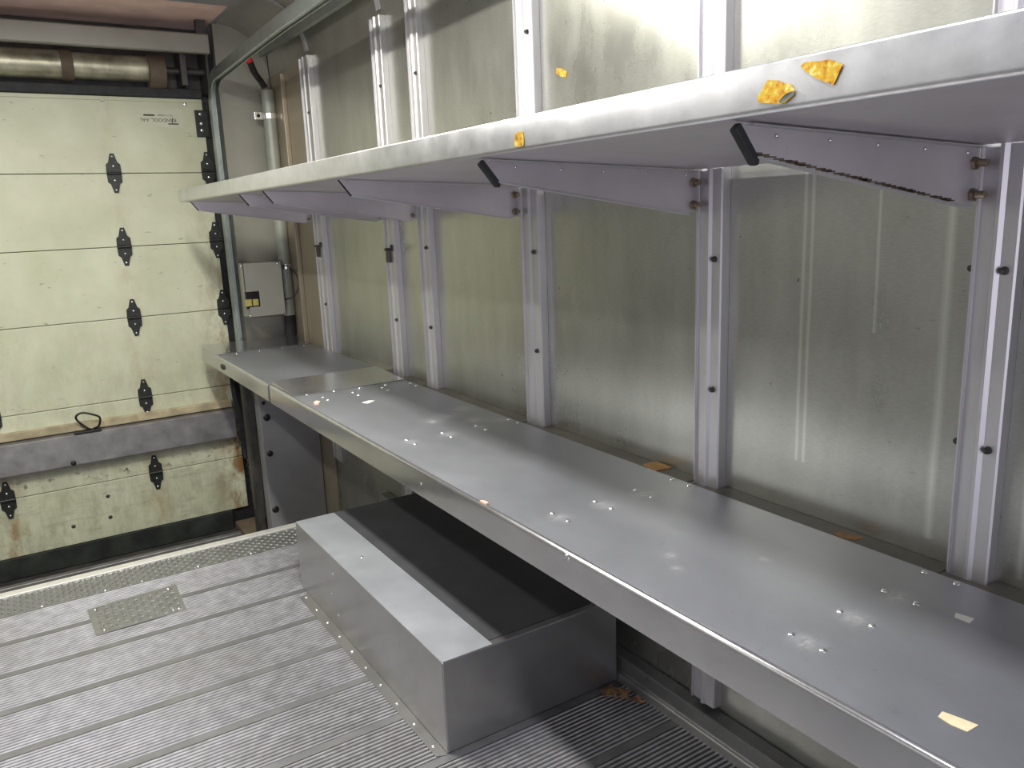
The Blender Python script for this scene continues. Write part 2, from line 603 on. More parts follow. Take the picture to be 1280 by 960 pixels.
# treadplate strip along the floor edge
def tread(bm, x0, x1, y0, y1, z, pitch=0.032):
    ny = int((y1 - y0) / (pitch * 0.62))
    nx = int((x1 - x0) / (pitch * 0.62))
    for j in range(ny):
        for i in range(nx):
            cx = x0 + (i + 0.5) * (x1 - x0) / nx
            cy = y0 + (j + 0.5) * (y1 - y0) / ny
            s = 1 if (i + j) % 2 else -1
            a = math.radians(45 * s)
            L, W, H = pitch * 0.36, pitch * 0.12, 0.003
            d = Vector((math.cos(a), math.sin(a), 0))
            n = Vector((-d.y, d.x, 0))
            c = Vector((cx, cy, z))
            base = [c - d * L, c + n * W, c + d * L, c - n * W]
            top = [c - d * L * 0.5 + Vector((0, 0, H)), c + d * L * 0.5 + Vector((0, 0, H))]
            vb = [bm.verts.new(p) for p in base]
            vt = [bm.verts.new(p) for p in top]
            bm.faces.new((vb[0], vt[0], vt[1], vb[2], vb[1]))
            bm.faces.new((vb[2], vt[1], vt[0], vb[0], vb[3]))


tp = empty('treadplate_strip', (0.22, 3.3, 0.0))
tag(tp, 'grey diamond treadplate strip across the rear edge of the floor', 'treadplate')
link('plate', box(XL, XW - 0.06, 3.217, 3.395, -0.02, 0.003), M['tread'], tp)
bm = bmesh.new()
tread(bm, XL + 0.01, 1.33, 3.222, 3.392, 0.0029)
link('raised_lugs', bm, M['tread'], tp)
link('edge_strip', box(XL, XW - 0.04, 3.396, 3.440, -0.02, 0.009), M['bright'], tp, bevel=0.003)
bm = bmesh.new()
for x in (-0.05, 0.16, 0.29, 0.50, 0.71, 0.92):
    dome(bm, (x, 3.232, 0.003), (0, 0, 1), 0.007, 0.004)
for x in (-0.05, 0.16, 0.29, 0.50, 0.71, 0.92):
    b3 = dome(bmesh.new(), (x, 3.232, 0.003), (0, 0, 1), 0.007, 0.004)
    link('screw', b3, M['zinc'], tp, smooth=True)
bm.free()

# treadplate patch screwed to the floor
pp = empty('floor_patch_plate', (0.24, 2.98, 0.004))
tag(pp, 'rectangular treadplate patch screwed onto the ribbed floor', 'floor plate')
link('plate', prism(bmesh.new(), [(0.094, 2.862, 0.0036), (0.386, 2.872, 0.0036), (0.392, 3.110, 0.0036), (0.086, 3.090, 0.0036)],
                    (0, 0, 0.003)), M['tread'], pp)
bm = bmesh.new()
tread(bm, 0.105, 0.378, 2.88, 3.088, 0.0065, 0.038)
link('raised_lugs', bm, M['tread'], pp)
for x, y in ((0.122, 2.885), (0.345, 2.895), (0.365, 2.893), (0.36, 3.085), (0.11, 3.07)):
    link('screw', dome(bmesh.new(), (x, y, 0.0066), (0, 0, 1), 0.006, 0.004), M['zinc'], pp, smooth=True)

# rear step well behind the floor edge
bm = bmesh.new()
bx(bm, XL, XW, 3.44, 5.0, -0.50, -0.455)
st = struct(link('floor_step_well', bm, M['darkmetal']))
st.name = 'floor_step'
bm = bmesh.new()
bx(bm, XL, XW, 3.42, 3.438, -0.46, -0.022)
struct(link('floor_riser', bm, M['darkmetal']))
bm = bmesh.new()
bx(bm, XL, 1.0, 4.60, 4.64, -0.456, -0.430)
sill = struct(link('trim_1', bm, M['wornrail'], bevel=0.004))
for i in range(12):
    x = -0.35 + i * 0.12
    link('bolt', dome(bmesh.new(), (x, 4.50, -0.4555), (0, 0, 1), 0.009, 0.006), M['darkmetal'], sill, smooth=True)
bm = bmesh.new()
bx(bm, 0.97, XW, 4.33, 4.75, -0.4555, -0.405)
struct(link('trim_2', bm, M['rusty'], bevel=0.01))

# ------------------------------------------------------------------ setting: walls, cove, roof
cove = [(XW, 2.13)] + arc2(XW - 0.255, 2.13, 0.255, 0, 90, 10)[1:]
bm = bmesh.new()
pth = [(XW, -0.46), (XW, 2.13)] + cove[1:]
sheet(bm, pth, -0.03, 'y', YF, 4.72)
struct(link('wall_right', bm, M['wall'], smooth=True))
bm = bmesh.new()
bx(bm, XL - 0.03, XL, YF, 4.9, -0.46, ZC)
M['leftwall'] = metal('dim aluminium left wall sheet', (0.26, 0.26, 0.27), (0.34, 0.34, 0.35), 0.5, 0.6, 0.6, 3)
struct(link('wall_left', bm, M['leftwall']))
bm = bmesh.new()
bx(bm, XL - 0.03, XW - 0.25, YF, 4.27, ZC, ZC + 0.03)
bx(bm, XL - 0.03, XW - 0.25, 4.86, 5.0, ZC, ZC + 0.03)
bx(bm, 1.13, XW - 0.25, 4.27, 4.86, ZC, ZC + 0.03)
struct(link('ceiling', bm, M['roof']))
bm = bmesh.new()
bx(bm, XL, 1.13, 4.27, 4.86, ZC + 0.002, ZC + 0.02)
struct(link('ceiling_panel', bm, M['pinkroof']))
# bulkhead towards the cab with its doorway open
bm = bmesh.new()
bx(bm, XL, -0.5, YF - 0.03, YF, -0.03, ZC)
bx(bm, 0.55, XW, YF - 0.03, YF, -0.03, ZC)
bx(bm, -0.5, 0.55, YF - 0.03, YF, 2.15, ZC)
struct(link('wall_front', bm, M['postpanel']))
# rear wall round the door opening
bm = bmesh.new()
bx(bm, 1.135, XW + 0.03, 4.66, 4.72, -0.46, ZC)
rw = struct(link('wall_rear', bm, M['postpanel']))
bm = bmesh.new()
bx(bm, XL - 0.03, XW + 0.1, 4.86, 4.90, 1.98, ZC + 0.03)
struct(link('trim_3', bm, M['darkmetal']))
bm = bmesh.new()
bx(bm, 1.02, XW + 0.1, 4.785, 4.86, -0.46, 2.0)
bx(bm, XL - 0.03, XW + 0.1, 4.785, 4.86, -0.51, -0.40)
struct(link('trim_12', bm, M['rusty']))
bm = bmesh.new()
bx(bm, XL, XW, YD + 0.0205, YD + 0.0245, -0.46, 2.0)
struct(link('trim_14', bm, M['black']))  # added black backing behind the panels, keeps the seams dark
bm = bmesh.new()
bx(bm, XL - 0.03, -0.60, 4.785, 4.86, -0.46, 2.0)
struct(link('trim_13', bm, M['rusty']))
# post sheets in the corner next to the last rib
bm = bmesh.new()
bx(bm, XW - 0.012, XW - 0.001, 4.09, 4.655, -0.45, 2.12)
cp = struct(link('trim_4', bm, M['tan']))
link('post_edge', box(XW - 0.035, XW - 0.012, 4.34, 4.36, -0.45, 2.1), M['tan'], cp, bevel=0.003)
# small angle running along the cove
bm = bmesh.new()
sheet(bm, [(1.345, 2.205), (1.325, 2.205), (1.325, 2.245)], 0.003, 'y', YF + 0.01, 4.5)
dr = struct(link('trim_5', bm, M['rail']))
# roof bows carrying on over the cove above each rib
RIBS = [(0.694, 0.070), (1.328, 0.076), (2.068, 0.092), (2.797, 0.084), (3.118, 0.092), (3.990, 0.118)]
for i, (yc, wd) in enumerate(RIBS):
    bm = bmesh.new()
    pts = arc2(XW - 0.255, 2.13, 0.2535, 4, 84, 10)
    pts = [(a, b) for a, b in pts]
    sheet(bm, pts, 0.006, 'y', yc - 0.02, yc + 0.02)
    o = struct(link('trim_%d' % (6 + i), bm, M['roof'], smooth=True))

# curb along the foot of the wall
bm = bmesh.new()
poly = [(1.345, -0.001), (1.352, 0.022), (1.362, 0.028), (1.368, 0.066), (1.408, 0.070), (1.408, -0.001)]
prism(bm, [(x, YF + 0.01, z) for x, z in poly], (0, 3.40 - YF - 0.01, 0))
M['curb'] = metal('grimy aluminium curb', (0.20, 0.20, 0.19), (0.30, 0.30, 0.29), 0.4, 0.5, 0.6, 9, (1, 1, 1), 0.3)
struct(link('baseboard_right', bm, M['curb'], bevel=0.003))

# ------------------------------------------------------------------ wall ribs
SIDE = ['nearest the camera at the right of the photo', 'second from the right side of the photo',
        'third from the right side of the photo', 'fourth from the right, last of the single wide-spaced ones',
        'close behind the fourth one', 'last one, beside the rear corner post']
for i, (yc, wd) in enumerate(RIBS):
    h = wd / 2
    r = empty('wall_rib', (1.40, yc, 0.08))
    tag(r, ['pale aluminium wall rib nearest the camera, at the right of the photo',
            'aluminium wall rib holding the second shelf bracket from the right',
            'aluminium wall rib holding the third shelf bracket from the right',
            'aluminium wall rib with a single rivet, fourth from the right',
            'aluminium wall rib close behind the fourth, carrying a small hook',
            'leftmost aluminium wall rib, next to the tan corner post'][i], 'wall rib', 'vertical ribs on the right wall')
    bm = bmesh.new()
    # cross-section in (x, y), y from near to far; raised ridge along the middle
    f = 1.382
    path = [(1.4095, yc - h), (f + 0.003, yc - h), (f, yc - h + 0.003), (f, yc - 0.010), (f - 0.006, yc - 0.004),
            (f - 0.006, yc + 0.002), (f + 0.004, yc + 0.008), (f + 0.004, yc + h - 0.004), (f - 0.003, yc + h - 0.003), (f - 0.003, yc + h), (1.4095, yc + h)]
    sheet(bm, path, -0.002, 'z', 0.085, 2.12)
    link('channel', bm, M['rib'], r)
    zs = [1.232, 0.926, 0.30, 1.86]
    for z in zs:
        b3 = bmesh.new()
        cyl(b3, (f + 0.001, yc - h * 0.5, z), (f - 0.007, yc - h * 0.5, z), 0.0075, 0.006, 10)
        dome(b3, (f - 0.007, yc - h * 0.5, z), (-1, 0, 0), 0.004, 0.004, 8)
        link('bolt', b3, M['darkmetal'], r, smooth=True)
    if i == 0:
        for z in (1.232, 0.924):
            b3 = bmesh.new()
            cyl(b3, (1.4085, yc + h + 0.012, z), (1.400, yc + h + 0.012, z), 0.0075, 0.006, 10)
            link('bolt', b3, M['darkmetal'], r, smooth=True)
    if i in (4, 5):
        b3 = bmesh.new()
        bx(b3, 1.372, 1.3795, yc - 0.012, yc + 0.022, 1.165, 1.225)
        bx(b3, 1.35, 1.3795, yc - 0.030, yc - 0.012, 1.215, 1.225)
        link('hook', b3, M['darkmetal'], r, bevel=0.001)

# ------------------------------------------------------------------ bench
def round_lip(x_back, x_front, z_top, z_bot, r, ret=0.02, slope_back=None):
    zb = z_top if slope_back is None else slope_back
    p = [(x_back, zb), (x_front + r, z_top)]
    p += arc2(x_front + r, z_top - r, r, 90, 180, 6)[1:]
    p += [(x_front, z_bot + 0.003), (x_front + 0.003, z_bot), (x_front + ret, z_bot)]
    return p


b = empty('long_bench', (1.1, 1.4, ZB))
tag(b, 'long grey aluminium lower shelf along the right wall, nearer section with rivets', 'bench')
bm = bmesh.new()
NP = [(x, z) for x, z in round_lip(1.345, 0.868, ZB, 0.617, 0.008, 0.025)]
sheet(bm, NP, 0.0025, 'y', -0.9, 3.27)
link('worktop', bm, M['bench'], b, smooth=True)
# bright front lip sheet folded over the bench edge
bm = bmesh.new()
LP = [(0.8765, ZB + 0.0008)] + [(x, z) for x, z in arc2(0.876, ZB - 0.0085 + 0.0008, 0.0089, 90, 180, 6)] + [(0.8671, 0.6165)]
sheet(bm, LP, -0.0006, 'y', -0.9, 3.27)
link('front_lip', bm, M['lip'], b, smooth=True)
# lapped end strip, slightly raised
bm = bmesh.new()
prism(bm, [(0.880, 2.98, ZB + 0.0012), (0.880, 3.27, ZB + 0.0012), (0.880, 3.27, ZB + 0.016), (0.880, 3.26, ZB + 0.016), (0.880, 2.98, ZB + 0.003)],
      (0.465, -0.0, 0))
link('end_strip', bm, M['lip'], b)
# rear ledge between the ribs
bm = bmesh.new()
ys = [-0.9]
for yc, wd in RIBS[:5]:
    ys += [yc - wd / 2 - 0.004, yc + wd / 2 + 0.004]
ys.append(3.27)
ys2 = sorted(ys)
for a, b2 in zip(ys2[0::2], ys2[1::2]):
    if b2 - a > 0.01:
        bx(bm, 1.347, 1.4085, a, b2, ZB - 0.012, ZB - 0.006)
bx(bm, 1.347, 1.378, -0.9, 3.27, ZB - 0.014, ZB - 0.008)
M['ledge'] = metal('grimy shade-darkened bench ledge', (0.10, 0.095, 0.08), (0.19, 0.18, 0.155), 0.5, 0.65, 0.3, 9)  # grime and the upper shelf's shadow both put into this dark colour
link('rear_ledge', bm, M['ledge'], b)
for yy in RIVY:
    for xx in RIVX:
        for dy in (-0.029, 0.029):
            link('rivet', dome(bmesh.new(), (xx, yy + dy, ZB), (0, 0, 1), 0.0065, 0.0035), M['zinc'], b, smooth=True)
for xx, yv in ((0.931, 3.0), (1.034, 2.985), (1.136, 2.971), (1.239, 2.955)):
    link('rivet', dome(bmesh.new(), (xx, yv - 0.02, ZB + 0.001), (0, 0, 1), 0.0065, 0.004), M['zinc'], b, smooth=True)
for yv, zv in ((1.858, 0.653), (1.204, 0.683), (1.195, 0.679)):
    link('rivet', dome(bmesh.new(), (0.8665, yv, zv), (-1, 0, 0.4), 0.005, 0.002), M['zinc'], b, smooth=True)

b2_ = empty('far_bench', (1.1, 3.9, ZB))
tag(b2_, 'short far section of the lower shelf, beside the rear door', 'bench')
bm = bmesh.new()
sheet(bm, round_lip(1.379, 0.869, ZB - 0.0035, 0.617, 0.008, 0.025), 0.0025, 'y', 3.30, 4.57)
link('worktop', bm, M['bench'], b2_, smooth=True)
bm = bmesh.new()
prism(bm, [(0.869, 4.25, ZB - 0.002), (0.869, 4.57, ZB - 0.002), (0.869, 4.57, ZB + 0.012), (0.869, 4.56, ZB + 0.012), (0.869, 4.25, ZB)],
      (0.51, 0, 0))
link('end_strip', bm, M['lip'], b2_)
bm = bmesh.new()
sheet(bm, [(0.8775, ZB - 0.0027)] + arc2(0.877, ZB - 0.012, 0.0089, 90, 180, 6) + [(0.8681, 0.6165)], -0.0006, 'y', 3.30, 4.57)
link('front_lip', bm, M['lip'], b2_, smooth=True)
bm = bmesh.new()
bx(bm, 0.860, 0.868, 4.06, 4.11, 0.640, 0.662)
link('latch', bm, M['black'], b2_, bevel=0.002)
for xx in (0.97, 1.09, 1.21, 1.33):
    link('rivet', dome(bmesh.new(), (xx, 4.22, ZB - 0.0035), (0, 0, 1), 0.007, 0.004), M['zinc'], b2_, smooth=True)

# ------------------------------------------------------------------ upper shelf
s = empty('upper_shelf', (1.1, 1.8, 1.45))
tag(s, 'long bright aluminium upper shelf with a deep front lip', 'shelf')
XS, ZS0, ZS1 = 0.781, 1.459, 1.513
p = [(1.3785, 1.434), (XS + 0.006, ZS0 - 0.0003)] + arc2(XS + 0.006, ZS0 + 0.006, 0.006, 270, 180, 5)[1:]
p += [(XS, ZS1 - 0.003), (XS + 0.003, ZS1), (XS + 0.018, ZS1)]
bm = bmesh.new()
sheet(bm, p[:3] + p[3:], -0.002, 'y', -0.9, 4.22)
link('shelf_tray', bm, M['under'], s, smooth=True)
bm = bmesh.new()
q = arc2(XS + 0.0065, ZS0 + 0.0068, 0.0074, 250, 180, 4) + [(XS - 0.0009, ZS1 - 0.002)] + arc2(XS + 0.003, ZS1 - 0.002, 0.0039, 180, 90, 4)[1:] + [(XS + 0.016, ZS1 + 0.0019)]
sheet(bm, q, -0.0008, 'y', -0.9, 4.2215)
link('front_lip', bm, M['shelf'], s, smooth=True)

# brackets under the upper shelf; a copy of each holds the bench
BR = [(0.733, 0.708), (1.363, 1.345), (2.118, 2.09), (2.845, 2.82), (3.163, 3.14), (4.062, 4.03)]


def bracket(yb, top, dz=0.0, xo=0.0, cap='thick'):
    r = empty('shelf_bracket', (1.38, yb, 1.39 + dz))
    bm = bmesh.new()
    t = 0.003
    X0, X1, X2 = 0.803 + xo, 0.835 + xo, 1.392
    yoff = 0
    pts = [(X0, yb, 1.4558 + dz), (X1, yb, 1.415 + dz), (1.345, yb, 1.336 + dz), (1.362, yb, 1.340 + dz), (1.3785, yb, 1.340 + dz), (1.3785, yb, 1.4312 + dz)]
    prism(bm, pts, (0, -t, 0))
    link('web', bm, M['under'], r)
    # folded bottom flange
    bm = bmesh.new()
    prism(bm, [(X1, yb, 1.415 + dz), (1.345, yb, 1.336 + dz), (1.345, yb, 1.333 + dz), (X1, yb, 1.412 + dz)], (0, -0.014, 0))
    link('flange', bm, M['rib'], r, bevel=0.001)
    bm = bmesh.new()
    prism(bm, [(X0 + 0.02, yb, 1.4545 + dz), (1.3785, yb, 1.4312 + dz), (1.3785, yb, 1.4290 + dz), (X0 + 0.02, yb, 1.4530 + dz)], (0, -0.016, 0))
    link('top_flange', bm, M['rib'], r)
    return r


LB = ['shelf bracket nearest the camera with a black edge cap and two big bolts',
      'second shelf bracket from the right with a black edge cap',
      'third shelf bracket from the right, without a black cap, on the wide bay',
      'fourth shelf bracket from the right under the far half of the upper shelf',
      'fifth shelf bracket from the right, close behind the fourth',
      'last shelf bracket at the door end of the upper shelf']
for i, (yb, ybolt) in enumerate(BR):
    r = bracket(yb, True)
    tag(r, LB[i], 'bracket', 'brackets under the upper shelf')
    if i == 0:
        bm = bmesh.new()
        for k in range(34):
            t = 0.02 + 0.93 * k / 34 + random.uniform(-0.008, 0.008)
            xx = 0.835 + (1.345 - 0.835) * t
            zz = 1.415 + (1.336 - 1.415) * t + 0.005
            L_ = random.uniform(0.010, 0.014)
            h_ = random.uniform(0.0008, 0.0022)
            bx(bm, xx - L_, xx + L_, yb - 0.0036, yb - 0.0029, zz - h_, zz + h_)
        link('grime_line', bm, M['rusty'], r)
    if i < 2:
        bm = bmesh.new()
        a, c = Vector((0.799, yb, 1.4515)), Vector((0.836, yb, 1.408))
        d = (c - a).normalized()
        n = Vector((-d.z, 0, d.x))
        pts = [a - n * 0.007, a + n * 0.007] + [c + n * 0.007, c + d * 0.006, c - n * 0.007]
        prism(bm, pts, (0, -0.012, 0))
        link('edge_cap', bm, M['rubber'], r, bevel=0.003)
    else:
        bm = bmesh.new()
        prism(bm, [(0.799, yb, 1.4565), (0.803, yb, 1.4565), (0.836, yb, 1.415), (0.832, yb, 1.413)], (0, -0.005, 0))
        link('edge_cap', bm, M['black'], r)
    for z in (1.405, 1.355):
        bm = bmesh.new()
        xb = 1.362
        if i < 3:
            cyl(bm, (xb, yb - 0.003, z), (xb, yb - 0.010, z), 0.011, 0.011, 6)
            cyl(bm, (xb, yb - 0.010, z), (xb, yb - 0.026, z), 0.0065, 0.006, 12)
        else:
            cyl(bm, (xb, yb - 0.003, z), (xb, yb - 0.009, z), 0.009, 0.009, 6)
        link('bolt', bm, M['brass'], r, smooth=False, bevel=0.0008)
    if i < 2:
        for xx in (0.88, 0.99, 1.10, 1.22, 1.34):
            zz = 1.459 - (xx - 0.787) * 0.0423 - 0.012
            bm = dome(bmesh.new(), (xx, yb - 0.0035, zz - 0.002), (0, -1, 0), 0.0035, 0.003, 8)
            link('rivet', bm, M['zinc'], r, smooth=True)
for i, (yb, ybolt) in enumerate(BR[:4]):
    r = bracket(yb, True, dz=-0.772, xo=0.085)
    r.name = 'bench_bracket'
    tag(r, ['bench bracket under the riveted bench nearest the camera', 'bench bracket second from the camera under the bench',
            'bench bracket third from the camera under the bench', 'bench bracket above the rear end of the wheel box'][i],
        'bracket', 'brackets under the long bench')

# ------------------------------------------------------------------ wheel box on the floor
wbx = empty('wheel_box', (1.08, 2.2, 0.0))
tag(wbx, 'low aluminium wheel arch box on the floor under the bench', 'wheel box')
bm = bmesh.new()
bx(bm, 0.785, 1.3475, 1.633, 2.800, 0.0035, 0.262)
link('box_shell', bm, M['box'], wbx, bevel=0.004, segs=3)
bm = bmesh.new()
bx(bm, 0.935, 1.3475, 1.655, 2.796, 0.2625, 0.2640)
M['lit_top'] = metal('wheel box aluminium with top light painted in', (0.62, 0.64, 0.70), (0.74, 0.76, 0.82), 0.36, 0.46, 0.8, 5)  # same sheet as the shell; light falling on top painted as paler colour
link('lit_top_strip', box(0.7865, 0.934, 1.6345, 2.7985, 0.2618, 0.2632), M['lit_top'], wbx)
M['mat'] = plain('dark painted bench shade', (0.06, 0.06, 0.066), 0.5, 0.2, 0.1, 10)  # the bench's shadow on the box top, painted as a dark sheet
link('bench_shade_sheet', bm, M['mat'], wbx)
bm = bmesh.new()
prism(bm, [(0.755, 1.640, 0.0036), (0.784, 1.628, 0.0036), (0.784, 2.730, 0.0036), (0.748, 2.705, 0.0036)], (0, 0, 0.0025))
link('floor_flange', bm, M['box'], wbx)
for k in range(10):
    yv = 1.68 + k * 0.113
    link('rivet', dome(bmesh.new(), (0.768, yv, 0.006), (0, 0, 1), 0.0055, 0.003), M['zinc'], wbx, smooth=True)
for (yv, zv) in ((2.42, 0.20), (2.45, 0.115), (2.40, 0.06)):
    link('rivet', dome(bmesh.new(), (0.785, yv, zv), (-1, 0, 0), 0.005, 0.002), M['zinc'], wbx, smooth=True)
link('rivet', dome(bmesh.new(), (0.865, 2.35, 0.263), (0, 0, 1), 0.006, 0.003), M['zinc'], wbx, smooth=True)

# ------------------------------------------------------------------ rear roll-up door
dr = empty('door_1', (0.22, YD, -0.46))
dr['kind'] = 'structure'
seams = [2.01, 1.627, 1.248, 0.868, 0.424, -0.015, -0.335]
for a, c in zip(seams, seams[1:]):
    link('door_panel', box(-0.62, 1.062, YD, YD + 0.02, c + 0.0015, a - 0.0015), M['door'], dr, bevel=0.003)
link('bottom_seal', box(-0.62, 0.965, YD - 0.006, YD + 0.018, -0.452, -0.336), M['seal'], dr, bevel=0.003)
link('top_seal', box(-0.62, 1.06, YD - 0.03, YD + 0.02, 2.014, 2.060), M['rubber'], dr, bevel=0.004)
link('top_trim', box(-0.62, 1.06, YD - 0.006, YD - 0.0005, 1.992, 2.012), M['door'], dr, bevel=0.002)


def hinge(x, z, sc=1.0):
    r = bmesh.new()
    o = [(0.010, 0.100), (0.014, 0.085), (0.022, 0.055), (0.034, 0.046), (0.036, 0.0), (0.034, -0.046), (0.022, -0.055),
         (0.014, -0.085), (0.010, -0.100)]
    pts = [(x + a * sc, YD - 0.001, z + b_ * sc) for a, b_ in o] + [(x - a * sc, YD - 0.001, z + b_ * sc) for a, b_ in o[::-1]]
    prism(r, pts, (0, -0.006, 0))
    cyl(r, (x - 0.034, YD - 0.010, z), (x + 0.034, YD - 0.010, z), 0.008, n=10)
    h = link('hinge', r, M['hinge'], dr, bevel=0.0015)
    for dz in (0.085, 0.036, -0.036, -0.085):
        link('rivet', dome(bmesh.new(), (x, YD - 0.007, z + dz), (0, -1, 0), 0.006, 0.003, 8), M['zinc'], h, smooth=True)
    return h


for z in seams[1:6]:
    hinge(0.578, z)
    hinge(-0.14, z)
for z in seams[1:4]:
    hinge(1.052, z + 0.01)
# roller bracket in the top corner
rbk = link('roller_bracket', box(1.015, 1.083, YD - 0.012, YD - 0.001, 1.815, 1.955), M['hinge'], dr, bevel=0.003)
for z in (1.935, 1.885, 1.85):
    link('bolt', dome(bmesh.new(), (1.043, YD - 0.012, z), (0, -1, 0), 0.010, 0.006), M['zinc'], rbk, smooth=True)
for x, z in ((0.57, 1.995), (0.973, 1.985), (0.134, -0.231), (0.317, -0.222), (0.32, -0.10)):
    bm = dome(bmesh.new(), (x, YD - 0.0005, z), (0, -1, 0), 0.011, 0.004)
    link('screw', bm, M['darkmetal'] if z < 0 else M['zinc'], dr, smooth=True)
# push rail across the door
bm = bmesh.new()
sheet(bm, [(YD - 0.001, 0.296), (YD - 0.058, 0.285), (YD - 0.060, 0.283), (YD - 0.060, 0.125), (YD - 0.052, 0.115), (YD - 0.001, 0.105)], 0.003,
      'x', -0.62, 1.03)
rl = link('push_rail', bm, M['wornrail'], dr)
link('ledge', box(-0.62, 1.03, YD - 0.030, YD - 0.001, 0.298, 0.340), M['wood'], dr, bevel=0.004)
link('bolt', dome(bmesh.new(), (0.18, YD - 0.060, 0.135), (0, -1, 0), 0.014, 0.008), M['black'], dr, smooth=True)
pts = catmull([(0.30, YD - 0.035, 0.30), (0.325, YD - 0.055, 0.315), (0.335, YD - 0.065, 0.36), (0.30, YD - 0.07, 0.385),
               (0.255, YD - 0.07, 0.40), (0.225, YD - 0.065, 0.385), (0.232, YD - 0.055, 0.355), (0.27, YD - 0.045, 0.31), (0.29, YD - 0.035, 0.296)], 6)
link('door_handle', tube(bmesh.new(), pts, 0.0055), M['black'], dr, smooth=True)
link('latch_plate', box(0.205, 0.335, YD - 0.066, YD - 0.036, 0.2875, 0.2975), M['black'], dr, bevel=0.002)

# maker's sticker on the top panel, stuck on upside down
lab = link('maker_label', box(0.745, 0.952, YD - 0.0015, YD - 0.0002, 1.865, 1.955), M['labelmat'], dr)
link('label_bar', box(0.757, 0.812, YD - 0.0022, YD - 0.0014, 1.920, 1.928), M['ink'], lab)
link('label_bar', box(0.875, 0.928, YD - 0.0022, YD - 0.0014, 1.878, 1.884), M['ink'], lab)
link('label_bar', box(0.897, 0.901, YD - 0.0022, YD - 0.0014, 1.878, 1.912), M['ink'], lab)


def writing(txt, size, x, z, parent, rot=PI, m='ink'):
    cu = bpy.data.curves.new('writing', 'FONT')
    cu.body = txt
    cu.size = size
    cu.extrude = 0.0003
    cu.align_x = 'CENTER'
    cu.align_y = 'CENTER'
    o = bpy.data.objects.new('lettering', cu)
    cu.materials.append(M[m])
    COL.objects.link(o)
    o.rotation_euler = (PI / 2, rot, 0)
    o.location = (x, YD - 0.0019, z)
    o.parent = parent
    return o


writing('RANDOOL, AAL', 0.025, 0.828, 1.900, lab)
writing('Tel. 7  4100000', 0.012, 0.865, 1.925, lab)

# ------------------------------------------------------------------ header beam, spring shaft
bm = bmesh.new()
prism(bm, [(-0.62, 4.60, 2.228), (-0.62, 4.60, 2.312), (-0.62, 4.606, 2.318), (-0.62, 4.64, 2.318), (-0.62, 4.64, 2.222), (-0.62, 4.606, 2.222)], (1.715, 0, 0))
hb = link('header_beam', bm, M['postpanel'])
tag(hb, 'grey painted header beam across the top of the roll-up door', 'beam')
link('mounting_leg', box(-0.62, -0.58, 4.605, 4.64, 2.315, ZC + 0.004), M['darkmetal'], hb)
link('mounting_leg', box(1.04, 1.09, 4.605, 4.64, 2.315, ZC + 0.004), M['darkmetal'], hb)
sh = empty('spring_shaft', (0.2, 4.74, 2.15))
tag(sh, 'greasy counterbalance spring roller above the rear door', 'spring roller')
bm = bmesh.new()
cyl(bm, (-0.60, 4.745, 2.150), (0.40, 4.745, 2.150), 0.070, n=24)
link('drum', bm, M['spring'], sh, smooth=True)
bm = bmesh.new()
cyl(bm, (0.455, 4.745, 2.150), (0.84, 4.745, 2.150), 0.064, n=24)
link('drum', bm, M['spring'], sh, smooth=True)
bm = bmesh.new()
cyl(bm, (0.40, 4.745, 2.150), (0.455, 4.745, 2.150), 0.076, n=24)
link('collar', bm, M['rusty'], sh, smooth=True)
bm = bmesh.new()
cyl(bm, (-0.62, 4.745, 2.150), (1.10, 4.745, 2.150), 0.018, n=14)
link('shaft', bm, M['darkmetal'], sh, smooth=True)
bm = bmesh.new()
cyl(bm, (0.80, 4.735, 2.140), (0.88, 4.735, 2.140), 0.085, n=20)
link('end_disc', bm, M['rusty'], sh, smooth=True)
link('end_plate', box(0.955, 0.985, 4.67, 4.82, 2.07, 2.24), M['darkmetal'], sh, bevel=0.003)
link('end_plate', box(1.085, 1.10, 4.67, 4.86, 2.04, 2.26), M['darkmetal'], sh, bevel=0.003)

# ------------------------------------------------------------------ door track
def sweep_track(name, side=1):
    path = [(4.635, -0.45)]
    for z in [x * 0.2 for x in range(-1, 10)]:
        path.append((4.635, z))
    path += [(4.635, 1.93)]
    R = 0.17
    path += [(4.635 - R + R * math.cos(math.radians(a)), 1.955 + R * math.sin(math.radians(a))) for a in range(10, 91, 10)]
    y0 = 4.635 - R
    for i in range(1, 16):
        path.append((y0 - i * 0.38, 2.125 - 0.0))
    P = [Vector((0, a, b)) for a, b in path]
    # channel section: (across x, along the inward normal)
    sec = [(-0.026, 0.0), (-0.026, 0.052), (-0.020, 0.056), (-0.006, 0.056), (-0.006, 0.050), (-0.018, 0.048), (-0.020, 0.004),
           (0.022, 0.004), (0.022, 0.048), (0.026, 0.052), (0.026, 0.0)]
    bm = bmesh.new()
    rings = []
    for i, p in enumerate(P):
        a = P[i - 1] if i else p
        c = P[i + 1] if i < len(P) - 1 else p
        d = (c - a).normalized()
        nrm = Vector((0, -d.z, d.y))     # points towards the inside of the bend
        nrm = Vector((0, d.z, -d.y)) * -1
        rings.append([bm.verts.new(p + Vector((u, 0, 0)) + nrm * v) for u, v in sec])
    n = len(sec)
    for A_, B_ in zip(rings, rings[1:]):
        for k in range(n):
            bm.faces.new((A_[k], A_[(k + 1) % n], B_[(k + 1) % n], B_[k]))
    bm.faces.new(rings[0])
    bm.faces.new(rings[-1][::-1])
    return bm


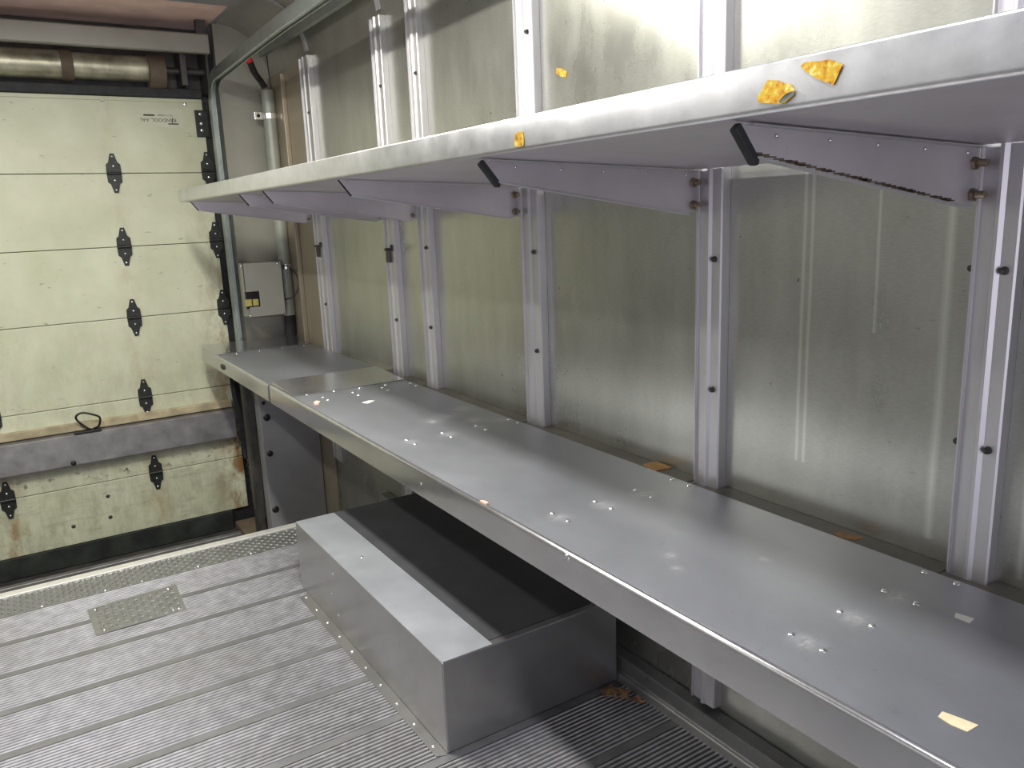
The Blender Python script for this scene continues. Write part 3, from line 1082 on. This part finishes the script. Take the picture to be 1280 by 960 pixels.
tk = empty('door_track', (1.11, 4.6, -0.45))
tag(tk, 'curved galvanised track of the roll-up door, running up and along the roof', 'track')
bm = sweep_track('t')
for v in bm.verts:
    v.co.x = 1.088 + v.co.x * 0.76
    if v.co.y < 4.45:
        v.co.z += 0.022 * min(1, (4.45 - v.co.y) / 1.0)
link('rail', bm, M['rail'], tk, smooth=True)
for yv in (1.2, -0.2):
    link('hanger', box(1.075, 1.10, yv, yv + 0.03, 2.15, ZC + 0.001), M['rail'], tk)

# ------------------------------------------------------------------ corner: conduit, hose, control box, chain
cn = empty('grey_conduit', (1.372, 4.56, 0.83))
cn.name = 'vertical_pipe'
tag(cn, 'grey green vertical pipe in the rear corner, clamped to the post', 'pipe')
link('pipe_body', cyl(bmesh.new(), (1.366, 4.56, 0.82), (1.366, 4.56, 2.045), 0.035, n=20), M['conduit'], cn, smooth=True)
link('lower_sleeve', cyl(bmesh.new(), (1.366, 4.56, 0.70), (1.366, 4.56, 0.82), 0.030, n=20), M['rubber'], cn, smooth=True)
bm = bmesh.new()
cyl(bm, (1.366, 4.56, 1.895), (1.366, 4.56, 1.925), 0.039, n=20)
bx(bm, 1.28, 1.335, 4.545, 4.57, 1.890, 1.930)
cl = link('pipe_clamp', bm, M['zinc'], cn, bevel=0.002)
link('bolt', dome(bmesh.new(), (1.30, 4.545, 1.91), (0, -1, 0), 0.010, 0.008), M['black'], cl, smooth=True)
link('upper_coupling', cyl(bmesh.new(), (1.366, 4.54, 1.085), (1.366, 4.54, 1.11), 0.037, n=20), M['zinc'], cn, smooth=True)

hs = empty('black_hose', (1.34, 4.56, 2.04))
hs.name = 'rubber_hose'
tag(hs, 'black hose leaning from the pipe top up to the track, with a red tip', 'hose')
pts = catmull([(1.354, 4.56, 2.058), (1.338, 4.553, 2.085), (1.292, 4.50, 2.12), (1.240, 4.40, 2.165)], 6)
link('hose_body', tube(bmesh.new(), pts, 0.017, 10), M['rubber'], hs, smooth=True)
link('red_tip', cyl(bmesh.new(), (1.240, 4.40, 2.165), (1.232, 4.385, 2.176), 0.019, 0.016, n=12), M['red'], hs, smooth=True)['label'] = 'red tip'
wr = link('hanging_wire', tube(bmesh.new(), catmull([(1.372, 4.53, 2.25), (1.374, 4.53, 2.15), (1.380, 4.53, 2.05)], 5), 0.003, 6), M['black'], smooth=True)
tag(wr, 'thin black wire dropping from the roof beside the hose', 'wire')

cb = empty('control_box', (1.21, 4.5, 0.83))
tag(cb, 'small grey metal control box with a square cutout beside the door track', 'control box')
bm = bmesh.new()
Y0, Y1 = 4.47, 4.655
X0, X1, Z0, Z1 = 1.110, 1.322, 0.835, 1.135
bx(bm, X0 + 0.004, X1 - 0.004, Y0 + 0.05, Y1, Z0 + 0.004, Z1 - 0.004)
link('case', bm, M['boxpaint'], cb)
# cover with the cutout on its left side
bm = bmesh.new()
cx1, cz0, cz1 = 1.185, 0.893, 0.978
bx(bm, X0, X1, Y0, Y0 + 0.003, cz1, Z1)
bx(bm, cx1, X1, Y0, Y0 + 0.003, cz0, cz1)
bx(bm, X0 + 0.015, X1, Y0, Y0 + 0.003, Z0, cz0)
bx(bm, X1 - 0.003, X1, Y0, Y0 + 0.06, Z0, Z1)
bx(bm, X0, X1, Y0, Y0 + 0.06, Z1 - 0.003, Z1)
bx(bm, X0 + 0.015, X1, Y0, Y0 + 0.06, Z0, Z0 + 0.003)
bx(bm, X0, X0 + 0.003, Y0, Y0 + 0.06, cz1, Z1)
link('cover', bm, M['boxpaint'], cb)
bm = bmesh.new()
bx(bm, X0 + 0.010, cx1 + 0.02, Y0 + 0.030, Y0 + 0.052, cz0 - 0.01, cz1 + 0.01)
sw = link('switch_block', bm, M['black'], cb)
link('relay', box(1.110, 1.143, Y0 + 0.008, Y0 + 0.032, 0.897, 0.935), M['yellowpart'], sw, bevel=0.003)['label'] = 'yellow relay'
link('relay', box(1.150, 1.180, Y0 + 0.008, Y0 + 0.032, 0.897, 0.933), M['yellowpart'], sw, bevel=0.003)['label'] = 'yellow relay'
for x, z in ((1.125, 0.848), (1.305, 0.850), (1.30, 1.12), (1.105, 1.12)):
    link('screw', dome(bmesh.new(), (x, Y0, z), (0, -1, 0), 0.006, 0.004), M['zinc'], cb, smooth=True)
pts = catmull([(1.322, 4.50, 1.100), (1.36, 4.47, 1.10), (1.395, 4.45, 1.05), (1.397, 4.45, 0.98), (1.37, 4.46, 0.93), (1.322, 4.50, 0.915)], 8)
link('cable_loop', tube(bmesh.new(), pts, 0.0035, 6), M['black'], cb, smooth=True)

# pull strap with chain at the door edge
ps = empty('pull_strap', (1.03, 4.6, 0.4))
tag(ps, 'black pull strap with a hooked chain end hanging at the door edge', 'strap')
bm = bmesh.new()
pts = catmull([(1.005, 4.570, 0.60), (1.012, 4.570, 0.40), (1.035, 4.570, 0.20), (1.050, 4.570, 0.02)], 6)
for i, (a, c) in enumerate(zip(pts, pts[1:])):
    w0 = 0.006 + 0.018 * i / len(pts)
    w1 = 0.006 + 0.018 * (i + 1) / len(pts)
    prism(bm, [a + Vector((-w0, 0, 0)), a + Vector((w0, 0, 0)), c + Vector((w1, 0, 0)), c + Vector((-w1, 0, 0))], (0, 0.004, 0))
link('webbing', bm, M['rubber'], ps)
for k in range(9):
    z = 0.0 - k * 0.022
    pts = [Vector((1.045 + 0.007 * math.cos(a) * (1 if k % 2 else 0.2) + k * 0.001, 4.570 + 0.007 * math.cos(a) * (0.2 if k % 2 else 1), z + 0.015 * math.sin(a)))
           for a in [2 * PI * j / 10 for j in range(10)]]
    link('chain_link', tube(bmesh.new(), pts, 0.0022, 6, True), M['darkmetal'], ps, smooth=True)
link('hook', box(1.00, 1.025, 4.568, 4.578, 0.585, 0.612), M['black'], ps, bevel=0.003)

# dark post and cover panel under the far bench
pc = empty('cover_panel', (1.24, 4.3, -0.28))
tag(pc, 'dark grey cover panel under the far end of the bench, with black bolts', 'cover panel')
bm = bmesh.new()
sheet(bm, [(1.076, 4.40), (1.076, 4.303), (1.079, 4.300), (1.392, 4.300)], 0.004, 'z', -0.445, 0.612)
link('panel_sheet', bm, M['cabinet'], pc)
for x, z, r in ((1.100, 0.388, 0.011), (1.110, 0.305, 0.020), (1.106, 0.100, 0.017), (1.104, -0.225, 0.020)):
    link('bolt', dome(bmesh.new(), (x, 4.300, z), (0, -1, 0), r, 0.008, 12), M['black'], pc, smooth=True)
bm = bmesh.new()
sheet(bm, [(1.075, 4.50), (1.032, 4.50), (1.032, 4.44), (1.040, 4.42), (1.072, 4.42)], 0.005, 'z', -0.40, 0.60)
dp = link('door_post', bm, M['darkmetal'])
tag(dp, 'dark grimy steel post between the rear door and the cover panel', 'post')

# ------------------------------------------------------------------ stickers, scraps, debris
def flat(name, pts, m, axis, t, wob=0.0):
    bm = bmesh.new()
    prism(bm, pts, Vector(axis) * t)
    if wob:
        for v in bm.verts:
            v.co += Vector(axis) * random.uniform(0, wob)
    return link(name, bm, m)


XO = XS - 0.0021
A_ = [(0.66, 1.495), (0.643, 1.492), (0.640, 1.489), (0.628, 1.486), (0.622, 1.478), (0.623, 1.473), (0.635, 1.4655), (0.642, 1.4665), (0.673, 1.472), (0.675, 1.478), (0.67, 1.483)]
o = flat('yellow_sticker', [(XO, a, b_) for a, b_ in A_], M['sticker'], (-1, 0, 0), 0.0008)
tag(o, 'larger orange-yellow torn sticker, lower left of the pair on the upper shelf lip', 'sticker', 'torn stickers on the shelf lip')
link('curled_edge', prism(bmesh.new(), [(XO - 0.001, 0.622, 1.478), (XO - 0.001, 0.623, 1.473), (XO - 0.001, 0.641, 1.4662), (XO - 0.004, 0.640, 1.469), (XO - 0.004, 0.630, 1.476)], (-0.0008, 0, 0)), M['rail'], o)
B_ = [(0.615, 1.503), (0.61, 1.506), (0.588, 1.504), (0.58, 1.504), (0.571, 1.501), (0.562, 1.496), (0.566, 1.488), (0.572, 1.477), (0.583, 1.482), (0.596, 1.488), (0.61, 1.498)]
o = flat('yellow_sticker', [(XO, a, b_) for a, b_ in B_], M['sticker'], (-1, 0, 0), 0.0008)
tag(o, 'yellow torn sticker, upper right of the pair on the upper shelf lip', 'sticker', 'torn stickers on the shelf lip')
C_ = [(1.2, 1.488), (1.177, 1.489), (1.173, 1.473), (1.175, 1.4655), (1.184, 1.4645), (1.203, 1.4665)]
o = flat('yellow_sticker', [(XO, a, b_) for a, b_ in C_], M['sticker'], (-1, 0, 0), 0.0008)
tag(o, 'small lemon sticker remnant alone on the middle of the upper shelf lip', 'sticker', 'torn stickers on the shelf lip')
O_ = [(1.942, 1.747), (1.915, 1.741), (1.894, 1.728), (1.897, 1.716), (1.916, 1.718), (1.946, 1.733)]
o = flat('orange_tag', [(1.4095, a, b_) for a, b_ in O_], M['sticker'], (-1, 0, 0), 0.001)
tag(o, 'small orange tag stuck to the wall sheet above the upper shelf', 'tag')
zt = ZB + 0.0002
o = flat('paper_scrap', [(1.231, 0.629, zt), (1.236, 0.602, zt), (1.216, 0.599, zt), (1.216, 0.623, zt)], M['paper'], (0, 0, 1), 0.0008)
tag(o, 'small white paper scrap near the rivets at the right end of the bench', 'paper')
o = flat('masking_tape', [(0.964, 0.499, zt), (0.969, 0.478, zt), (0.973, 0.457, zt), (0.949, 0.458, zt), (0.946, 0.477, zt), (0.949, 0.496, zt)], M['tape'], (0, 0, 1), 0.0008)
tag(o, 'yellowed strip of masking tape on the bench at the bottom right', 'tape')
o = flat('cardboard_scrap', [(1.361, 1.532, ZB - 0.0055), (1.405, 1.529, ZB - 0.0055), (1.402, 1.467, ZB - 0.0055), (1.352, 1.474, ZB - 0.0055)], M['cardboard'], (0, 0, 1), 0.004)
tag(o, 'brown cardboard scrap at the back of the bench against the wall', 'cardboard')
o = flat('dry_leaf', [(1.362, 0.955, ZB - 0.0055), (1.385, 0.950, ZB - 0.0055), (1.392, 0.905, ZB - 0.0055), (1.368, 0.908, ZB - 0.0055), (1.355, 0.93, ZB - 0.0055)], M['leaf'], (0, 0, 1), 0.0015)
tag(o, 'flat brown leaf at the back of the bench, right of the cardboard scrap', 'leaf')
o = flat('paper_scrap', [(1.048, 2.711, zt), (1.08, 2.725, zt), (1.097, 2.708, zt), (1.061, 2.684, zt)], M['paper'], (0, 0, 1), 0.001)
tag(o, 'white paper scrap on the far part of the long bench', 'paper')
o = flat('peach_crumb', [(0.905, 2.827, zt), (0.922, 2.847, zt), (0.93, 2.828, zt), (0.915, 2.798, zt), (0.9, 2.801, zt)], M['pinkbit'], (0, 0, 1), 0.004)
tag(o, 'peach coloured crumb on the bench near its raised end strip', 'crumb')
o = flat('peach_crumb', [(0.873, 1.555, ZB + 0.001), (0.880, 1.550, ZB + 0.001), (0.882, 1.530, ZB + 0.001), (0.874, 1.528, ZB + 0.001)], M['pinkbit'], (0, 0, 1), 0.004)
tag(o, 'peach coloured crumb on the rounded front edge of the bench', 'crumb')
# dry leaves in the corner between wheel box and curb
for k, (x, y, a, s_) in enumerate([(1.29, 1.60, 0.3, 0.040), (1.315, 1.565, 1.1, 0.038), (1.32, 1.515, 2.0, 0.030), (1.275, 1.57, 2.6, 0.026)]):
    bm = bmesh.new()
    n = 9
    ring = []
    for j in range(n):
        t = 2 * PI * j / n
        rr = s_ * (1 if j % 2 else 0.62) * random.uniform(0.8, 1.1)
        px, py = rr * math.cos(t), rr * 0.6 * math.sin(t)
        ring.append((x + px * math.cos(a) - py * math.sin(a), y + px * math.sin(a) + py * math.cos(a), 0.0045 + 0.003 * k + random.uniform(0, 0.012)))
    ring = [(min(q[0], 1.344), min(q[1], 1.630), q[2]) for q in ring]
    top = [bm.verts.new(q) for q in ring]
    bot = [bm.verts.new((q[0], q[1], q[2] - 0.0015)) for q in ring]
    ct = bm.verts.new((x, y, 0.010 + 0.003 * k))
    cb_ = bm.verts.new((x, y, 0.0085 + 0.003 * k))
    for j in range(n):
        j2 = (j + 1) % n
        bm.faces.new((top[j], top[j2], ct))
        bm.faces.new((bot[j2], bot[j], cb_))
        bm.faces.new((top[j], bot[j], bot[j2], top[j2]))
    o = link('dry_leaf', bm, M['leaf'])
    tag(o, ['dry brown leaf against the wheel box end by the curb', 'dry brown leaf lying on the pile by the curb',
            'dry brown leaf nearest the camera in the curb corner', 'small dry leaf at the left of the little pile'][k], 'leaf',
        'dry leaves in the floor corner')

# ------------------------------------------------------------------ roof lamps (out of frame, they light the place)
for nm, x0, y0, ln, lb in (('ceiling_lamp', 0.36, 2.45, 0.96, 'rear roof lamp above the aisle'), ('ceiling_lamp', 0.36, 0.75, 0.66, 'front roof lamp above the aisle'),
                           ('ceiling_lamp', -0.55, 3.0, 0.96, 'roof lamp by the left wall')):
    L = empty(nm, (x0, y0, ZC))
    tag(L, lb, 'lamp')
    bm = bmesh.new()
    bx(bm, x0 - 0.07, x0 + 0.07, y0 - ln / 2, y0 + ln / 2, 2.333, ZC - 0.001)
    link('housing', bm, M['boxpaint'], L, bevel=0.004)
